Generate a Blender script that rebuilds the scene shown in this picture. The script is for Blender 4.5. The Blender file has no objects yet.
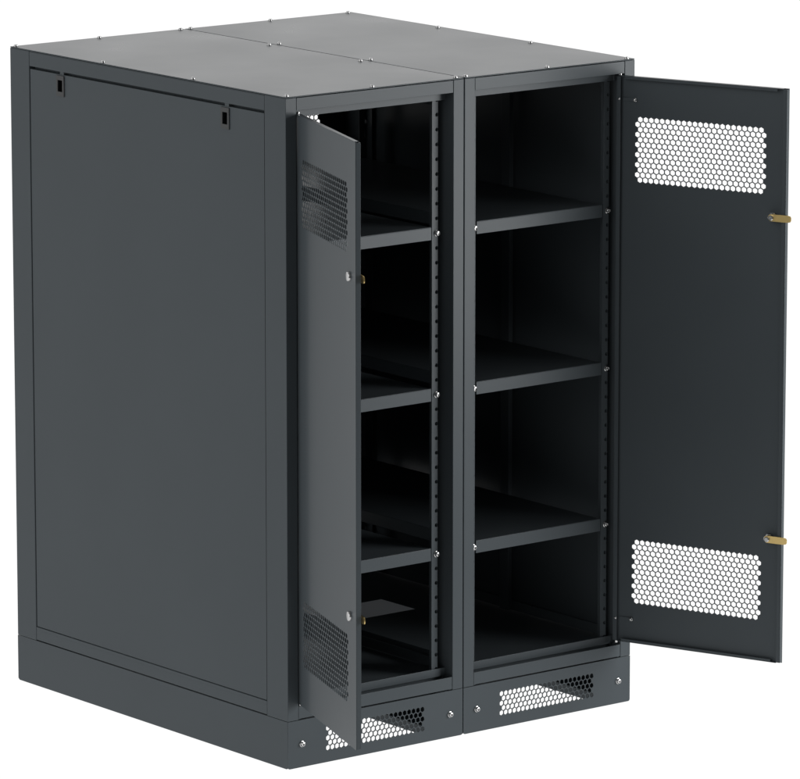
import bpy, bmesh, math, random
from mathutils import Vector, Matrix

random.seed(7)
scene = bpy.context.scene
COL = scene.collection
R = math.radians

# ------------------------------------------------------------------ sizes (metres)
W, D, H = 0.6, 1.261, 1.8054          # one cabinet
PL = 0.1304                            # plinth height
G = 0.0016                             # half of the gap between the two cabinets
POST = 0.0368                          # post width on the front
PD = 0.0915                            # post width on the side
ROOF = 0.003

# ------------------------------------------------------------------ materials
def new_mat(name):
    m = bpy.data.materials.new(name)
    m.use_nodes = True
    return m, m.node_tree.nodes, m.node_tree.links, m.node_tree.nodes['Principled BSDF']

def paint(name, col, rough=0.42, spec=0.2, bump=0.02):
    m, n, l, b = new_mat(name)
    tc = n.new('ShaderNodeTexCoord')
    big = n.new('ShaderNodeTexNoise'); big.inputs['Scale'].default_value = 3.2
    big.inputs['Detail'].default_value = 5
    l.new(tc.outputs['Object'], big.inputs['Vector'])
    fine = n.new('ShaderNodeTexNoise'); fine.inputs['Scale'].default_value = 420
    fine.inputs['Detail'].default_value = 3
    l.new(tc.outputs['Object'], fine.inputs['Vector'])
    ramp = n.new('ShaderNodeMapRange')
    ramp.inputs['To Min'].default_value = 0.94; ramp.inputs['To Max'].default_value = 1.06
    l.new(big.outputs['Fac'], ramp.inputs['Value'])
    mix = n.new('ShaderNodeMix'); mix.data_type = 'RGBA'; mix.blend_type = 'MULTIPLY'
    mix.inputs[0].default_value = 1
    mix.inputs[6].default_value = (*col, 1)
    l.new(ramp.outputs['Result'], mix.inputs[7])
    l.new(mix.outputs[2], b.inputs['Base Color'])
    rr = n.new('ShaderNodeMapRange')
    rr.inputs['To Min'].default_value = rough - 0.04; rr.inputs['To Max'].default_value = rough + 0.05
    l.new(big.outputs['Fac'], rr.inputs['Value'])
    l.new(rr.outputs['Result'], b.inputs['Roughness'])
    b.inputs['Specular IOR Level'].default_value = spec
    bp = n.new('ShaderNodeBump'); bp.inputs['Strength'].default_value = bump
    bp.inputs['Distance'].default_value = 0.0004
    l.new(fine.outputs['Fac'], bp.inputs['Height'])
    l.new(bp.outputs['Normal'], b.inputs['Normal'])
    return m

def metal(name, col, rough):
    m, n, l, b = new_mat(name)
    tc = n.new('ShaderNodeTexCoord')
    no = n.new('ShaderNodeTexNoise'); no.inputs['Scale'].default_value = 45
    l.new(tc.outputs['Object'], no.inputs['Vector'])
    mr = n.new('ShaderNodeMapRange')
    mr.inputs['To Min'].default_value = rough * 0.7; mr.inputs['To Max'].default_value = rough * 1.4
    l.new(no.outputs['Fac'], mr.inputs['Value'])
    l.new(mr.outputs['Result'], b.inputs['Roughness'])
    b.inputs['Base Color'].default_value = (*col, 1)
    b.inputs['Metallic'].default_value = 1
    return m

M_PAINT = paint('anthracite_powder_coat', (0.049, 0.0575, 0.063), 0.29, 0.09)
M_ZINC = metal('bright_zinc', (0.50, 0.50, 0.50), 0.22)
M_BRASS = metal('brass_zinc', (0.62, 0.46, 0.19), 0.30)
M_BLACK = paint('black_plastic', (0.0015, 0.0015, 0.0016), 0.6, 0.0)
M_LATCH = paint('latch_plastic', (0.045, 0.046, 0.047), 0.5, 0.2)

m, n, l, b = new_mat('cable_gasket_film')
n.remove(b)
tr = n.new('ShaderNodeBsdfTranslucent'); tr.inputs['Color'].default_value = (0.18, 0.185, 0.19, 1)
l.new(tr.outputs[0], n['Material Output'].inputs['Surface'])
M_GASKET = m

m, n, l, b = new_mat('backlit_white_floor')       # glow added to the floor: stays white and takes no shadow
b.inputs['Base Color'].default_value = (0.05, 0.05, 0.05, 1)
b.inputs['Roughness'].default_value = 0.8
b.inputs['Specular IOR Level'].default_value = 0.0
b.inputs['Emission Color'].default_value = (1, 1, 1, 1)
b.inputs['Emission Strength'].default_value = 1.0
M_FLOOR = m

M_ADDED_GROUND = paint('studio_ground', (0.05, 0.05, 0.05), 0.8, 0.2)  # unseen ground, added dark so less floor glow reaches the shelves

# ------------------------------------------------------------------ mesh helpers
def box(bm, x0, x1, y0, y1, z0, z1, bev=0.0008):
    mat = Matrix.Translation(((x0+x1)/2, (y0+y1)/2, (z0+z1)/2)) @ Matrix.Diagonal((abs(x1-x0), abs(y1-y0), abs(z1-z0), 1))
    r = bmesh.ops.create_cube(bm, size=1, matrix=mat)
    if bev:
        es = list({e for v in r['verts'] for e in v.link_edges})
        bev = min(bev, 0.45*min(abs(x1-x0), abs(y1-y0), abs(z1-z0)))
        bmesh.ops.bevel(bm, geom=es, offset=bev, segments=2, profile=0.5, affect='EDGES')
    return bm

def lathe(bm, prof, axis='Z', centre=(0, 0, 0), seg=20):
    """prof: (radius, height) pairs turned about an axis; closed at both ends."""
    rot = {'Z': Matrix.Identity(4), '-Y': Matrix.Rotation(R(90), 4, 'X'), 'Y': Matrix.Rotation(R(-90), 4, 'X'),
           'X': Matrix.Rotation(R(90), 4, 'Y'), '-X': Matrix.Rotation(R(-90), 4, 'Y')}[axis]
    mt = Matrix.Translation(centre) @ rot
    rings = []
    for r, h in prof:
        rings.append([bm.verts.new(mt @ Vector((r*math.cos(2*math.pi*i/seg), r*math.sin(2*math.pi*i/seg), h))) for i in range(seg)])
    for a, c in zip(rings, rings[1:]):
        for i in range(seg):
            bm.faces.new((a[i], a[(i+1) % seg], c[(i+1) % seg], c[i]))
    bm.faces.new(list(reversed(rings[0]))); bm.faces.new(rings[-1])
    return bm

def obj(name, bm, mat, parent=None, smooth=False):
    me = bpy.data.meshes.new(name)
    bmesh.ops.recalc_face_normals(bm, faces=bm.faces)
    bm.to_mesh(me); bm.free()
    me.materials.append(mat)
    if smooth:
        for p in me.polygons: p.use_smooth = True
        me.set_sharp_from_angle(angle=R(35))
    o = bpy.data.objects.new(name, me)
    COL.objects.link(o)
    o.parent = parent
    return o

def boxes(name, lst, mat, parent, bev=0.0008):
    bm = bmesh.new()
    for t in lst: box(bm, *t, bev=bev)
    return obj(name, bm, mat, parent)

def add_plate(bm, outline, holes, thick, mtx):
    """flat sheet with holes: a filled 2D curve with thickness, added to bm (local XY, centred on z=0)."""
    cu = bpy.data.curves.new('sheet', 'CURVE'); cu.dimensions = '2D'; cu.fill_mode = 'BOTH'
    cu.extrude = thick/2
    for loop in [outline] + holes:
        s = cu.splines.new('POLY'); s.points.add(len(loop)-1)
        for p, q in zip(s.points, loop): p.co = (q[0], q[1], 0, 1)
        s.use_cyclic_u = True
    o = bpy.data.objects.new('sheet', cu); COL.objects.link(o)
    dg = bpy.context.evaluated_depsgraph_get()
    me = bpy.data.meshes.new_from_object(o.evaluated_get(dg))
    bpy.data.objects.remove(o); bpy.data.curves.remove(cu)
    me.transform(mtx)
    bm.from_mesh(me); bpy.data.meshes.remove(me)
    return bm

def rect(x0, x1, y0, y1): return [(x0, y0), (x1, y0), (x1, y1), (x0, y1)]

def hexes(x0, x1, y0, y1, n, rows, fill=0.84, long_first=False):
    """staggered hexagonal holes filling a rectangle: n and n-1 per row."""
    pitch = (x1-x0)/(n-1+fill)
    rh = (y1-y0-pitch*fill*1.1547)/(rows-1)
    r = pitch*fill/math.sqrt(3)
    sy = rh/(pitch*0.866)
    out = []
    for j in range(rows):
        full = (j % 2 == 0) == long_first
        cy = y0+r*sy+j*rh
        for i in range(n if full else n-1):
            cx = x0+pitch*fill/2+i*pitch+(0 if full else pitch/2)
            out.append([(cx+r*math.cos(R(60*k+30)), cy+r*sy*math.sin(R(60*k+30))) for k in range(6)])
    return out

XZ = lambda y: Matrix(((1, 0, 0, 0), (0, 0, 1, y), (0, 1, 0, 0), (0, 0, 0, 1)))      # sheet standing across the front
YZ = lambda x: Matrix(((0, 0, 1, x), (1, 0, 0, 0), (0, 1, 0, 0), (0, 0, 0, 1)))      # sheet standing along the side
XY = lambda z: Matrix.Translation((0, 0, z))

def bolt_bm(r=0.008, h=0.005, axis='Z', centre=(0, 0, 0)):
    bm = bmesh.new()
    lathe(bm, [(r*1.18, 0), (r*1.18, h*0.22), (r*0.98, h*0.3), (r*0.95, h*0.7), (r*0.78, h*0.93), (r*0.5, h), (r*0.46, h*0.62)], axis, centre, 20)
    return bm

def screw(parent, axis, centre, r=0.008, h=0.005, name='screw'):
    return obj(name, bolt_bm(r, h, axis, centre), M_ZINC, parent, True)

# ------------------------------------------------------------------ one cabinet
DS0, DS1 = -0.006, 0.516               # door sheet along its width, from the hinge axis
DZ0, DZ1 = 0.178, 1.761
CS = 0.475                             # lock and cam
DT = 0.014                             # door tray depth

def make_door(cab, side, angle):
    """side +1: hinged on the left post, -1: on the right post. Local: x along the door away from the
    hinge, y into the cabinet when closed, z up."""
    k = side
    root = boxes('door', [], M_PAINT, cab)
    root.location = (0.0455 if k > 0 else W-0.0455, 0.008, -0.0035 if k > 0 else 0.002)
    root.rotation_euler = (0, 0, -k*angle)
    bm = bmesh.new()
    holes = hexes(0.046, 0.448, 1.468, 1.651, 24, 13) + hexes(0.046, 0.448, 0.288, 0.471, 24, 13)
    out = rect(DS0, DS1, DZ0, DZ1)
    for cz in (1.4095, 0.5225):
        holes.append([(0.470+0.0078*math.cos(2*math.pi*i/16), cz+0.0078*math.sin(2*math.pi*i/16)) for i in range(16)])
    f = lambda lp: [(k*x, z) for x, z in lp]
    yo = -0.003
    add_plate(bm, f(out), [f(h) for h in holes], 0.0016, XZ(yo+0.0008))
    def b(s0, s1, y0, y1, z0, z1): box(bm, min(k*s0, k*s1), max(k*s0, k*s1), y0, y1, z0, z1, 0.0005)
    ya, yb = yo+0.0017, yo+DT
    b(DS0, DS0+0.0016, ya, yb, DZ0+0.002, DZ1-0.002)                       # hinge side return
    b(DS1-0.0016, DS1, ya, yb, DZ0+0.002, DZ1-0.002)                       # lock side return
    b(DS1-0.0125, DS1-0.0017, yb-0.0016, yb, DZ0+0.002, DZ1-0.002)         # and its inward lip
    b(DS0+0.0125, DS1-0.0135, ya, yb-0.001, DZ0, DZ0+0.0016)               # bottom return
    b(DS0+0.0125, DS1-0.0135, ya, yb-0.001, DZ1-0.0016, DZ1)               # top return
    b(DS0+0.0250, DS1-0.0300, yb-0.0026, yb-0.0011, DZ0+0.0017, DZ0+0.0085)  # upturned lip along the bottom
    b(DS0+0.0250, DS1-0.0300, yb-0.0026, yb-0.0011, DZ1-0.0085, DZ1-0.0017)  # and along the top
    b(DS0+0.0017, DS0+0.0125, yb-0.0016, yb, DZ0+0.002, DZ1-0.002)         # hinge side lip
    bmesh.ops.recalc_face_normals(bm, faces=bm.faces)
    bm.to_mesh(root.data); bm.free()
    # locks outside, cams inside
    for cz in (1.4095, 0.5225):
        bm = bmesh.new()
        lathe(bm, [(0.0130, 0), (0.0130, 0.0045), (0.0118, 0.0065), (0.0060, 0.0068)], '-Y', (k*0.466, yo-0.0002, cz), 28)
        lathe(bm, [(0.0075, 0), (0.0075, 0.0165)], 'Y', (k*0.470, yo+0.0002, cz), 24)
        lk = obj('lock', bm, M_ZINC, root, True)
        bm = bmesh.new()
        lathe(bm, [(0.0135, 0), (0.0135, 0.004)], 'Y', (k*CS, yo+0.0065, cz), 6)
        lathe(bm, [(0.0075, 0), (0.0075, 0.004), (0.0055, 0.006)], 'Y', (k*CS, yo+0.0192, cz), 16)
        obj('lock_nut', bm, M_ZINC, root, True)
        bm = bmesh.new()
        yc = yo+0.0165
        pts = [(CS+0.0098*math.cos(R(a)), 0.0098*math.sin(R(a))) for a in range(80, 281, 20)] + [(0.524, -0.0098), (0.532, -0.0080), (0.5345, -0.004), (0.5345, 0.004), (0.532, 0.0080), (0.524, 0.0098)]
        loop = [(k*x, cz+z) for x, z in pts]
        add_plate(bm, loop, [], 0.0026, XZ(yc+0.0013))
        obj('cam_latch', bm, M_BRASS, root)
    # hinge brackets with their studs, and hinge pins
    for cz in (1.6955, 0.2425):
        bm = bmesh.new()
        box(bm, min(k*0.009, k*0.052), max(k*0.009, k*0.052), yo+0.0018, yo+0.0038, cz-0.0045, cz+0.0045, 0.0006)
        hb = obj('hinge_bracket', bm, M_PAINT, root)
        screw(hb, 'Y', (k*0.047, yo+0.0038, cz), 0.0042, 0.007, 'stud')
        screw(hb, 'Y', (k*0.0022, yb-0.0002, cz+0.001), 0.0030, 0.003, 'stud')
    for z0, z1 in ((DZ1+0.0002, DZ1+0.0050), (DZ0-0.0060, DZ0-0.0002)):
        bm = bmesh.new()
        lathe(bm, [(0.0048, z0), (0.0048, z1)], 'Z', (0, 0.002, 0), 16)
        obj('hinge_pin', bm, M_ZINC, root, True)
    return root

def side_panel(cab, x_out, sgn):
    """outer side panel; x_out its outer face, sgn the direction into the cabinet."""
    y0, y1, z0, z1 = PD+0.0035, D-PD-0.0035, 0.1725, 1.7525
    bm = bmesh.new()
    slots = [(1.0197, 1.7215), (0.2632, 1.7205)]
    holes = [rect(cy-0.0118, cy+0.0118, cz-0.0172, cz+0.0172) for cy, cz in slots]
    xi = x_out+sgn*0.0016
    add_plate(bm, rect(y0, y1, z0, z1), holes, 0.0016, YZ(xi+sgn*0.0008))
    for a in ((y0, y0+0.0016), (y1-0.0016, y1)):
        x0, x1 = sorted((xi+sgn*0.0017, xi+sgn*0.016)); box(bm, x0, x1, a[0], a[1], z0+0.002, z1-0.002, 0.0004)
    x0, x1 = sorted((xi+sgn*0.0017, xi+sgn*0.016)); box(bm, x0, x1, y0, y1, z1-0.0016, z1, 0.0004)
    p = obj('side_panel', bm, M_PAINT, cab)
    for cy, cz in slots:
        bm = bmesh.new()
        add_plate(bm, rect(cy-0.0180, cy+0.0180, cz-0.0285, cz+0.0285), [rect(cy-0.0110, cy+0.0110, cz-0.0160, cz+0.0160)], 0.0034, YZ(xi-sgn*0.0018))
        la = obj('latch', bm, M_LATCH, p)
        x0, x1 = sorted((xi-sgn*0.0012, xi+sgn*0.010))
        boxes('latch_pocket', [(x0, x1, cy-0.0109, cy+0.0109, cz-0.0159, cz+0.0159)], M_BLACK, la, 0)
        x0, x1 = sorted((xi+sgn*0.0002, xi+sgn*0.0022))
        boxes('latch_tongue', [(x0, x1, cy-0.014, cy+0.004, z1+0.0002, z1+0.0085)], M_PAINT, la, 0.0003)
    return p

def make_cabinet(x, door_side, outer, angle, label):
    cab = bpy.data.objects.new('rack_cabinet', None)
    cab.empty_display_size = 0.2
    COL.objects.link(cab)
    cab.location = (x, 0, 0)
    cab['label'] = label; cab['category'] = 'cabinet'; cab['group'] = 'rack cabinets standing side by side'
    a, c = G, W-G
    zt = H-ROOF-0.0006
    # ---- frame
    for x0, x1 in ((a, POST), (c-(POST-a), c)):
        fl0, fl1 = (x1+0.0001, x1+0.010) if x0 < 0.1 else (x0-0.010, x0-0.0001)
        boxes('corner_post', [(x0, x1, 0, PD, PL+0.0006, zt), (fl0, fl1, 0.0035, 0.0050, PL+0.001, 0.1640), (fl0, fl1, 0.0035, 0.0050, 1.7700, zt-0.0035)], M_PAINT, cab, 0.0012)
        back = [(x0, x1, D-PD, D, PL+0.0006, zt)]
        if (x0 < 0.1) == (outer < 0):                          # inner flange closing the slit beside the side panel
            e0, e1 = (x0+0.0200, x0+0.0216) if x0 < 0.1 else (x1-0.0216, x1-0.0200)
            back.append((e0, e1, D-PD-0.0220, D-PD-0.0001, 0.1720, 1.7700))
            boxes('panel_stop', [(e0, e1, PD+0.0001, PD+0.0220, 0.2010, 1.7190)], M_PAINT, cab, 0.0004)
        boxes('corner_post', back, M_PAINT, cab, 0.0012)
    xi0, xi1 = POST+0.0012, W-POST-0.0012
    boxes('front_rail', [(xi0, xi1, 0.0005, 0.0022, 1.7675, zt-0.0012), (xi0, xi1, 0.0023, 0.030, zt-0.003, zt-0.0013)], M_PAINT, cab, 0.0005)
    boxes('front_rail', [(xi0, xi1, 0.0005, 0.0022, PL+0.0034, 0.1672), (xi0, xi1, 0.0023, 0.0450, PL+0.004, PL+0.0056), (xi0, xi1, 0.0434, 0.0450, PL+0.0058, 0.1688)], M_PAINT, cab, 0.0005)
    boxes('inner_rail', [(xi0, xi1, 0.0305, 0.0322, 1.7455, zt-0.002)], M_PAINT, cab, 0.0005)
    boxes('inner_rail', [(xi0, xi1, 0.0305, 0.0322, 0.1662, 0.1885)], M_PAINT, cab, 0.0005)
    for s in (0, 1):
        x0, x1 = (a+0.0004, a+0.0300) if s == 0 else (c-0.0300, c-0.0004)
        b0, b1 = (x0+0.0190, x0+0.0206) if s == 0 else (x1-0.0206, x1-0.0190)
        e = (x0, x0+0.0016) if s == 0 else (x1-0.0016, x1)
        boxes('side_rail', [(e[0], e[1], PD+0.0012, D-PD-0.0012, 1.7608, zt-0.0024), (x0, x1, PD+0.0012, D-PD-0.0012, zt-0.0022, zt-0.0006), (b0, b1, PD+0.0012, D-PD-0.0012, 1.7200, zt-0.0024)], M_PAINT, cab, 0.0005)
        boxes('side_rail', [(e[0], e[1], PD+0.0012, D-PD-0.0012, PL+0.0030, 0.1700), (x0, x1, PD+0.0012, D-PD-0.0012, 0.1605, 0.1620), (b0, b1, PD+0.0012, D-PD-0.0012, 0.1720, 0.2000)], M_PAINT, cab, 0.0005)
    # upright half way along the outer side
    ux = (a+0.019, a+0.036) if outer < 0 else (c-0.036, c-0.019)
    boxes('side_upright', [(ux[0]+(0.003 if outer < 0 else 0), ux[1]-(0 if outer < 0 else 0.003), 0.492, 0.530, 0.172, 1.7705)], M_PAINT, cab, 0.0012)
    # ---- roof
    bm = bmesh.new()
    box(bm, a+0.0003, c-0.0003, 0.0004, D-0.0004, H-ROOF, H, 0.0009)
    roof = obj('roof_panel', bm, M_PAINT, cab)
    for px, py in [(0.0135, 0.0115), (0.297, 0.0115), (W-0.0215, 0.0115), (0.0135, 0.422), (W-0.0215, 0.422), (0.0135, 0.834), (W-0.0215, 0.834),
                   (0.0135, D-0.0115), (0.297, D-0.0115), (W-0.0215, D-0.0115)]:
        screw(roof, 'Z', (px, py, H), 0.0060, 0.0050)
    # ---- side, back, bottom
    side_panel(cab, a if outer < 0 else c, 1 if outer < 0 else -1)
    bm = bmesh.new()
    hs = hexes(0.113, 0.479, 1.474, 1.657, 24, 13) + hexes(0.105, 0.471, 0.288, 0.459, 24, 13)
    add_plate(bm, rect(POST+0.0002, W-POST-0.0002, 0.132, zt-0.0005), hs, 0.0016, XZ(D-0.006))
    obj('back_panel', bm, M_PAINT, cab)
    bm = bmesh.new()
    cut = [rect(0.14, 0.374, 0.675, 0.835)]
    add_plate(bm, [(POST+0.001, 0.034), (W-POST-0.001, 0.034), (W-POST-0.001, PD+0.002), (c-0.0026, PD+0.002), (c-0.0026, D-PD-0.002), (W-POST-0.001, D-PD-0.002),
                   (W-POST-0.001, D-0.012), (POST+0.001, D-0.012), (POST+0.001, D-PD-0.002), (a+0.0026, D-PD-0.002), (a+0.0026, PD+0.002), (POST+0.001, PD+0.002)], cut, 0.0016, XY(0.1700))
    bot = obj('floor_panel', bm, M_PAINT, cab)
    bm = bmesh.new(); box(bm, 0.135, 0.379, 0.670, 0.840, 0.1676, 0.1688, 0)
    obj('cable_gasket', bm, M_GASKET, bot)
    # ---- mounting rails with their holes
    for s in (0, 1):
        for fy, d in ((0.0360, 1), (1.1200, -1)):
            x0, x1 = (0.0480, 0.0685) if s == 0 else (0.5190, 0.5400)
            hx = 0.0610 if s == 0 else 0.5350
            z0, z1 = 0.1720, 1.7800
            hs = []
            z = 0.187
            while z < z1-0.02:
                hs.append([(hx+0.0054*math.cos(R(36*i)), z+0.0054*math.sin(R(36*i))) for i in range(10)])
                z += 0.04
            bm = bmesh.new()
            add_plate(bm, rect(x0, x1, z0, z1), hs, 0.002, XZ(fy+0.001))
            wx = (x0, x0+0.0018) if s == 0 else (x1-0.0018, x1)
            ys = (fy+0.0021, fy+0.034) if d > 0 else (fy-0.034, fy-0.0001)
            box(bm, wx[0], wx[1], ys[0], ys[1], z0, z1, 0.0004)
            obj('mounting_rail', bm, M_PAINT, cab)
    # ---- shelves
    for zs in (1.4050, 0.9650, 0.5250):
        x0, x1, y0, y1 = 0.0730, 0.5165, 0.0355, 1.180
        bm = bmesh.new()
        box(bm, x0, x1, y0, y1, zs-0.0016, zs, 0.0006)
        box(bm, x0, x1, y0, y0+0.0016, zs-0.0350, zs-0.0017, 0.0005)
        box(bm, x0, x1, y1-0.0016, y1, zs-0.0350, zs-0.0017, 0.0005)
        box(bm, x0, x0+0.0016, y0+0.002, y1-0.002, zs-0.0350, zs-0.0017, 0.0005)
        box(bm, x1-0.0016, x1, y0+0.002, y1-0.002, zs-0.0350, zs-0.0017, 0.0005)
        sh = obj('shelf', bm, M_PAINT, cab)
        for hx in (0.0640, 0.5350):
            screw(sh, '-Y', (hx, 0.0360, zs-0.0180), 0.0075, 0.0085)
    # ---- plinth
    bm = bmesh.new()
    hs = hexes(0.1297, 0.4655, 0.0315, 0.1005, 22, 5, 0.84, True)
    r = 0.006
    def rounded(x0, x1, z0, z1):
        pts = []
        for cx, cz, a0 in ((x0+r, z0+r, 180), (x1-r, z0+r, 270)):
            pts += [(cx+r*math.cos(R(a0+18*i)), cz+r*math.sin(R(a0+18*i))) for i in range(6)]
        return pts+[(x1, z1), (x0, z1)]
    ztp = PL-0.0006
    add_plate(bm, rounded(a, c, 0, ztp), hs, 0.002, XZ(0.001))
    add_plate(bm, rounded(a, c, 0, ztp), hs, 0.002, XZ(D-0.001))
    for x0, x1, f0, f1 in ((a, a+0.002, a+0.0021, a+0.088), (c-0.002, c, c-0.088, c-0.0021)):
        add_plate(bm, rounded(0.0022, D-0.0022, 0, ztp), [], 0.002, YZ((x0+x1)/2))
        box(bm, f0, f1, 0.0021, D-0.0021, 0.0240, 0.0258, 0.0004)
        wx = f1-0.002 if x0 < 0.3 else f0
        box(bm, wx, wx+0.002, 0.0021, D-0.0021, 0.0004, 0.0239, 0.0004)
        box(bm, f0, f1, 0.0021, D-0.0021, ztp-0.0020, ztp, 0.0004)
    box(bm, a+0.0045, c-0.0045, 0.0021, 0.0300, ztp-0.0045, ztp-0.0025, 0.0004)
    pl = obj('plinth', bm, M_PAINT, cab)
    for bx in (0.0480, 0.5545):
        screw(pl, '-Y', (bx, 0.0, 0.0640), 0.0072, 0.0085, 'bolt')
    return cab

left = make_cabinet(0.0, 1, -1, R(110.5),
    'dark grey steel rack cabinet showing its closed side panel and the outside of its door')
make_door(left, 1, R(110.5))
right = make_cabinet(W, -1, 1, R(110.5),
    'dark grey steel rack cabinet whose open door shows its inside and two brass cam latches')
make_door(right, -1, R(110.5))

# ------------------------------------------------------------------ the floor it stands on
def sheet(name, x0, x1, y0, y1, z0, z1, mat, label):
    bm = bmesh.new(); box(bm, x0, x1, y0, y1, z0, z1, 0)
    o = obj(name, bm, mat)
    o['kind'] = 'structure'; o['label'] = label
    return o
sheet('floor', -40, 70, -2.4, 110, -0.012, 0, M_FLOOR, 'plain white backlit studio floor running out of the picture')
sheet('ground', -200, 200, -200, 250, -0.10, -0.016, M_ADDED_GROUND, 'dark studio ground around the lit white floor')

# ------------------------------------------------------------------ light
w = bpy.data.worlds.new('World'); scene.world = w; w.use_nodes = True
n, l = w.node_tree.nodes, w.node_tree.links
bg = n['Background']
bg.inputs['Color'].default_value = (1, 1, 1, 1)
tc = n.new('ShaderNodeTexCoord')
def lobe(vec, lo, hi, amount):                       # a soft bright patch of the studio dome
    d = n.new('ShaderNodeVectorMath'); d.operation = 'DOT_PRODUCT'
    d.inputs[1].default_value = Vector(vec).normalized()
    l.new(tc.outputs['Generated'], d.inputs[0])
    mr = n.new('ShaderNodeMapRange'); mr.interpolation_type = 'SMOOTHSTEP'
    mr.inputs['From Min'].default_value = lo; mr.inputs['From Max'].default_value = hi
    mr.inputs['To Min'].default_value = 0; mr.inputs['To Max'].default_value = amount
    l.new(d.outputs['Value'], mr.inputs['Value'])
    return mr.outputs['Result']
def add(p, q):
    m_ = n.new('ShaderNodeMath'); m_.operation = 'ADD'
    for i, v in enumerate((p, q)):
        if isinstance(v, (int, float)): m_.inputs[i].default_value = v
        else: l.new(v, m_.inputs[i])
    return m_.outputs[0]
l.new(add(add(lobe((0.6, 0.75, 0.25), 0.0, 0.9, 0.50), lobe((-1, 0.02, 0.25), 0.60, 1.0, 2.0)), 0.10), bg.inputs['Strength'])

def softbox(name, loc, aim, sx, sy, power):
    la = bpy.data.lights.new(name, 'AREA'); la.shape = 'RECTANGLE'; la.size = sx; la.size_y = sy; la.energy = power
    o = bpy.data.objects.new(name, la); COL.objects.link(o)
    o.location = loc
    o.rotation_euler = (Vector(aim)-Vector(loc)).to_track_quat('-Z', 'Y').to_euler()
    return o
softbox('front_softbox', (3.75, -3.5, 1.65), (0.6, 0, 1.65), 2.4, 3.0, 295)
softbox('rear_softbox', (6.5, 8.0, 4.3), (0.6, 0.6, 1.4), 8.0, 4.0, 85)

# ------------------------------------------------------------------ camera
cam = bpy.data.cameras.new('camera')
cam.lens = 5673.36/800*36
cam.sensor_width = 36; cam.sensor_fit = 'HORIZONTAL'
cam.clip_start = 0.1; cam.clip_end = 1000
co = bpy.data.objects.new('camera', cam); COL.objects.link(co)
co.location = (-8.8367, -11.6423, 3.9181)
co.rotation_euler = (math.pi/2-0.1950, 0.0, -0.6697)
scene.camera = co

scene.view_settings.view_transform = 'Standard'
scene.view_settings.look = 'None'
scene.view_settings.exposure = 0
scene.view_settings.gamma = 1
scene.render.engine = 'CYCLES'
scene.cycles.max_bounces = 8
scene.cycles.use_denoising = True
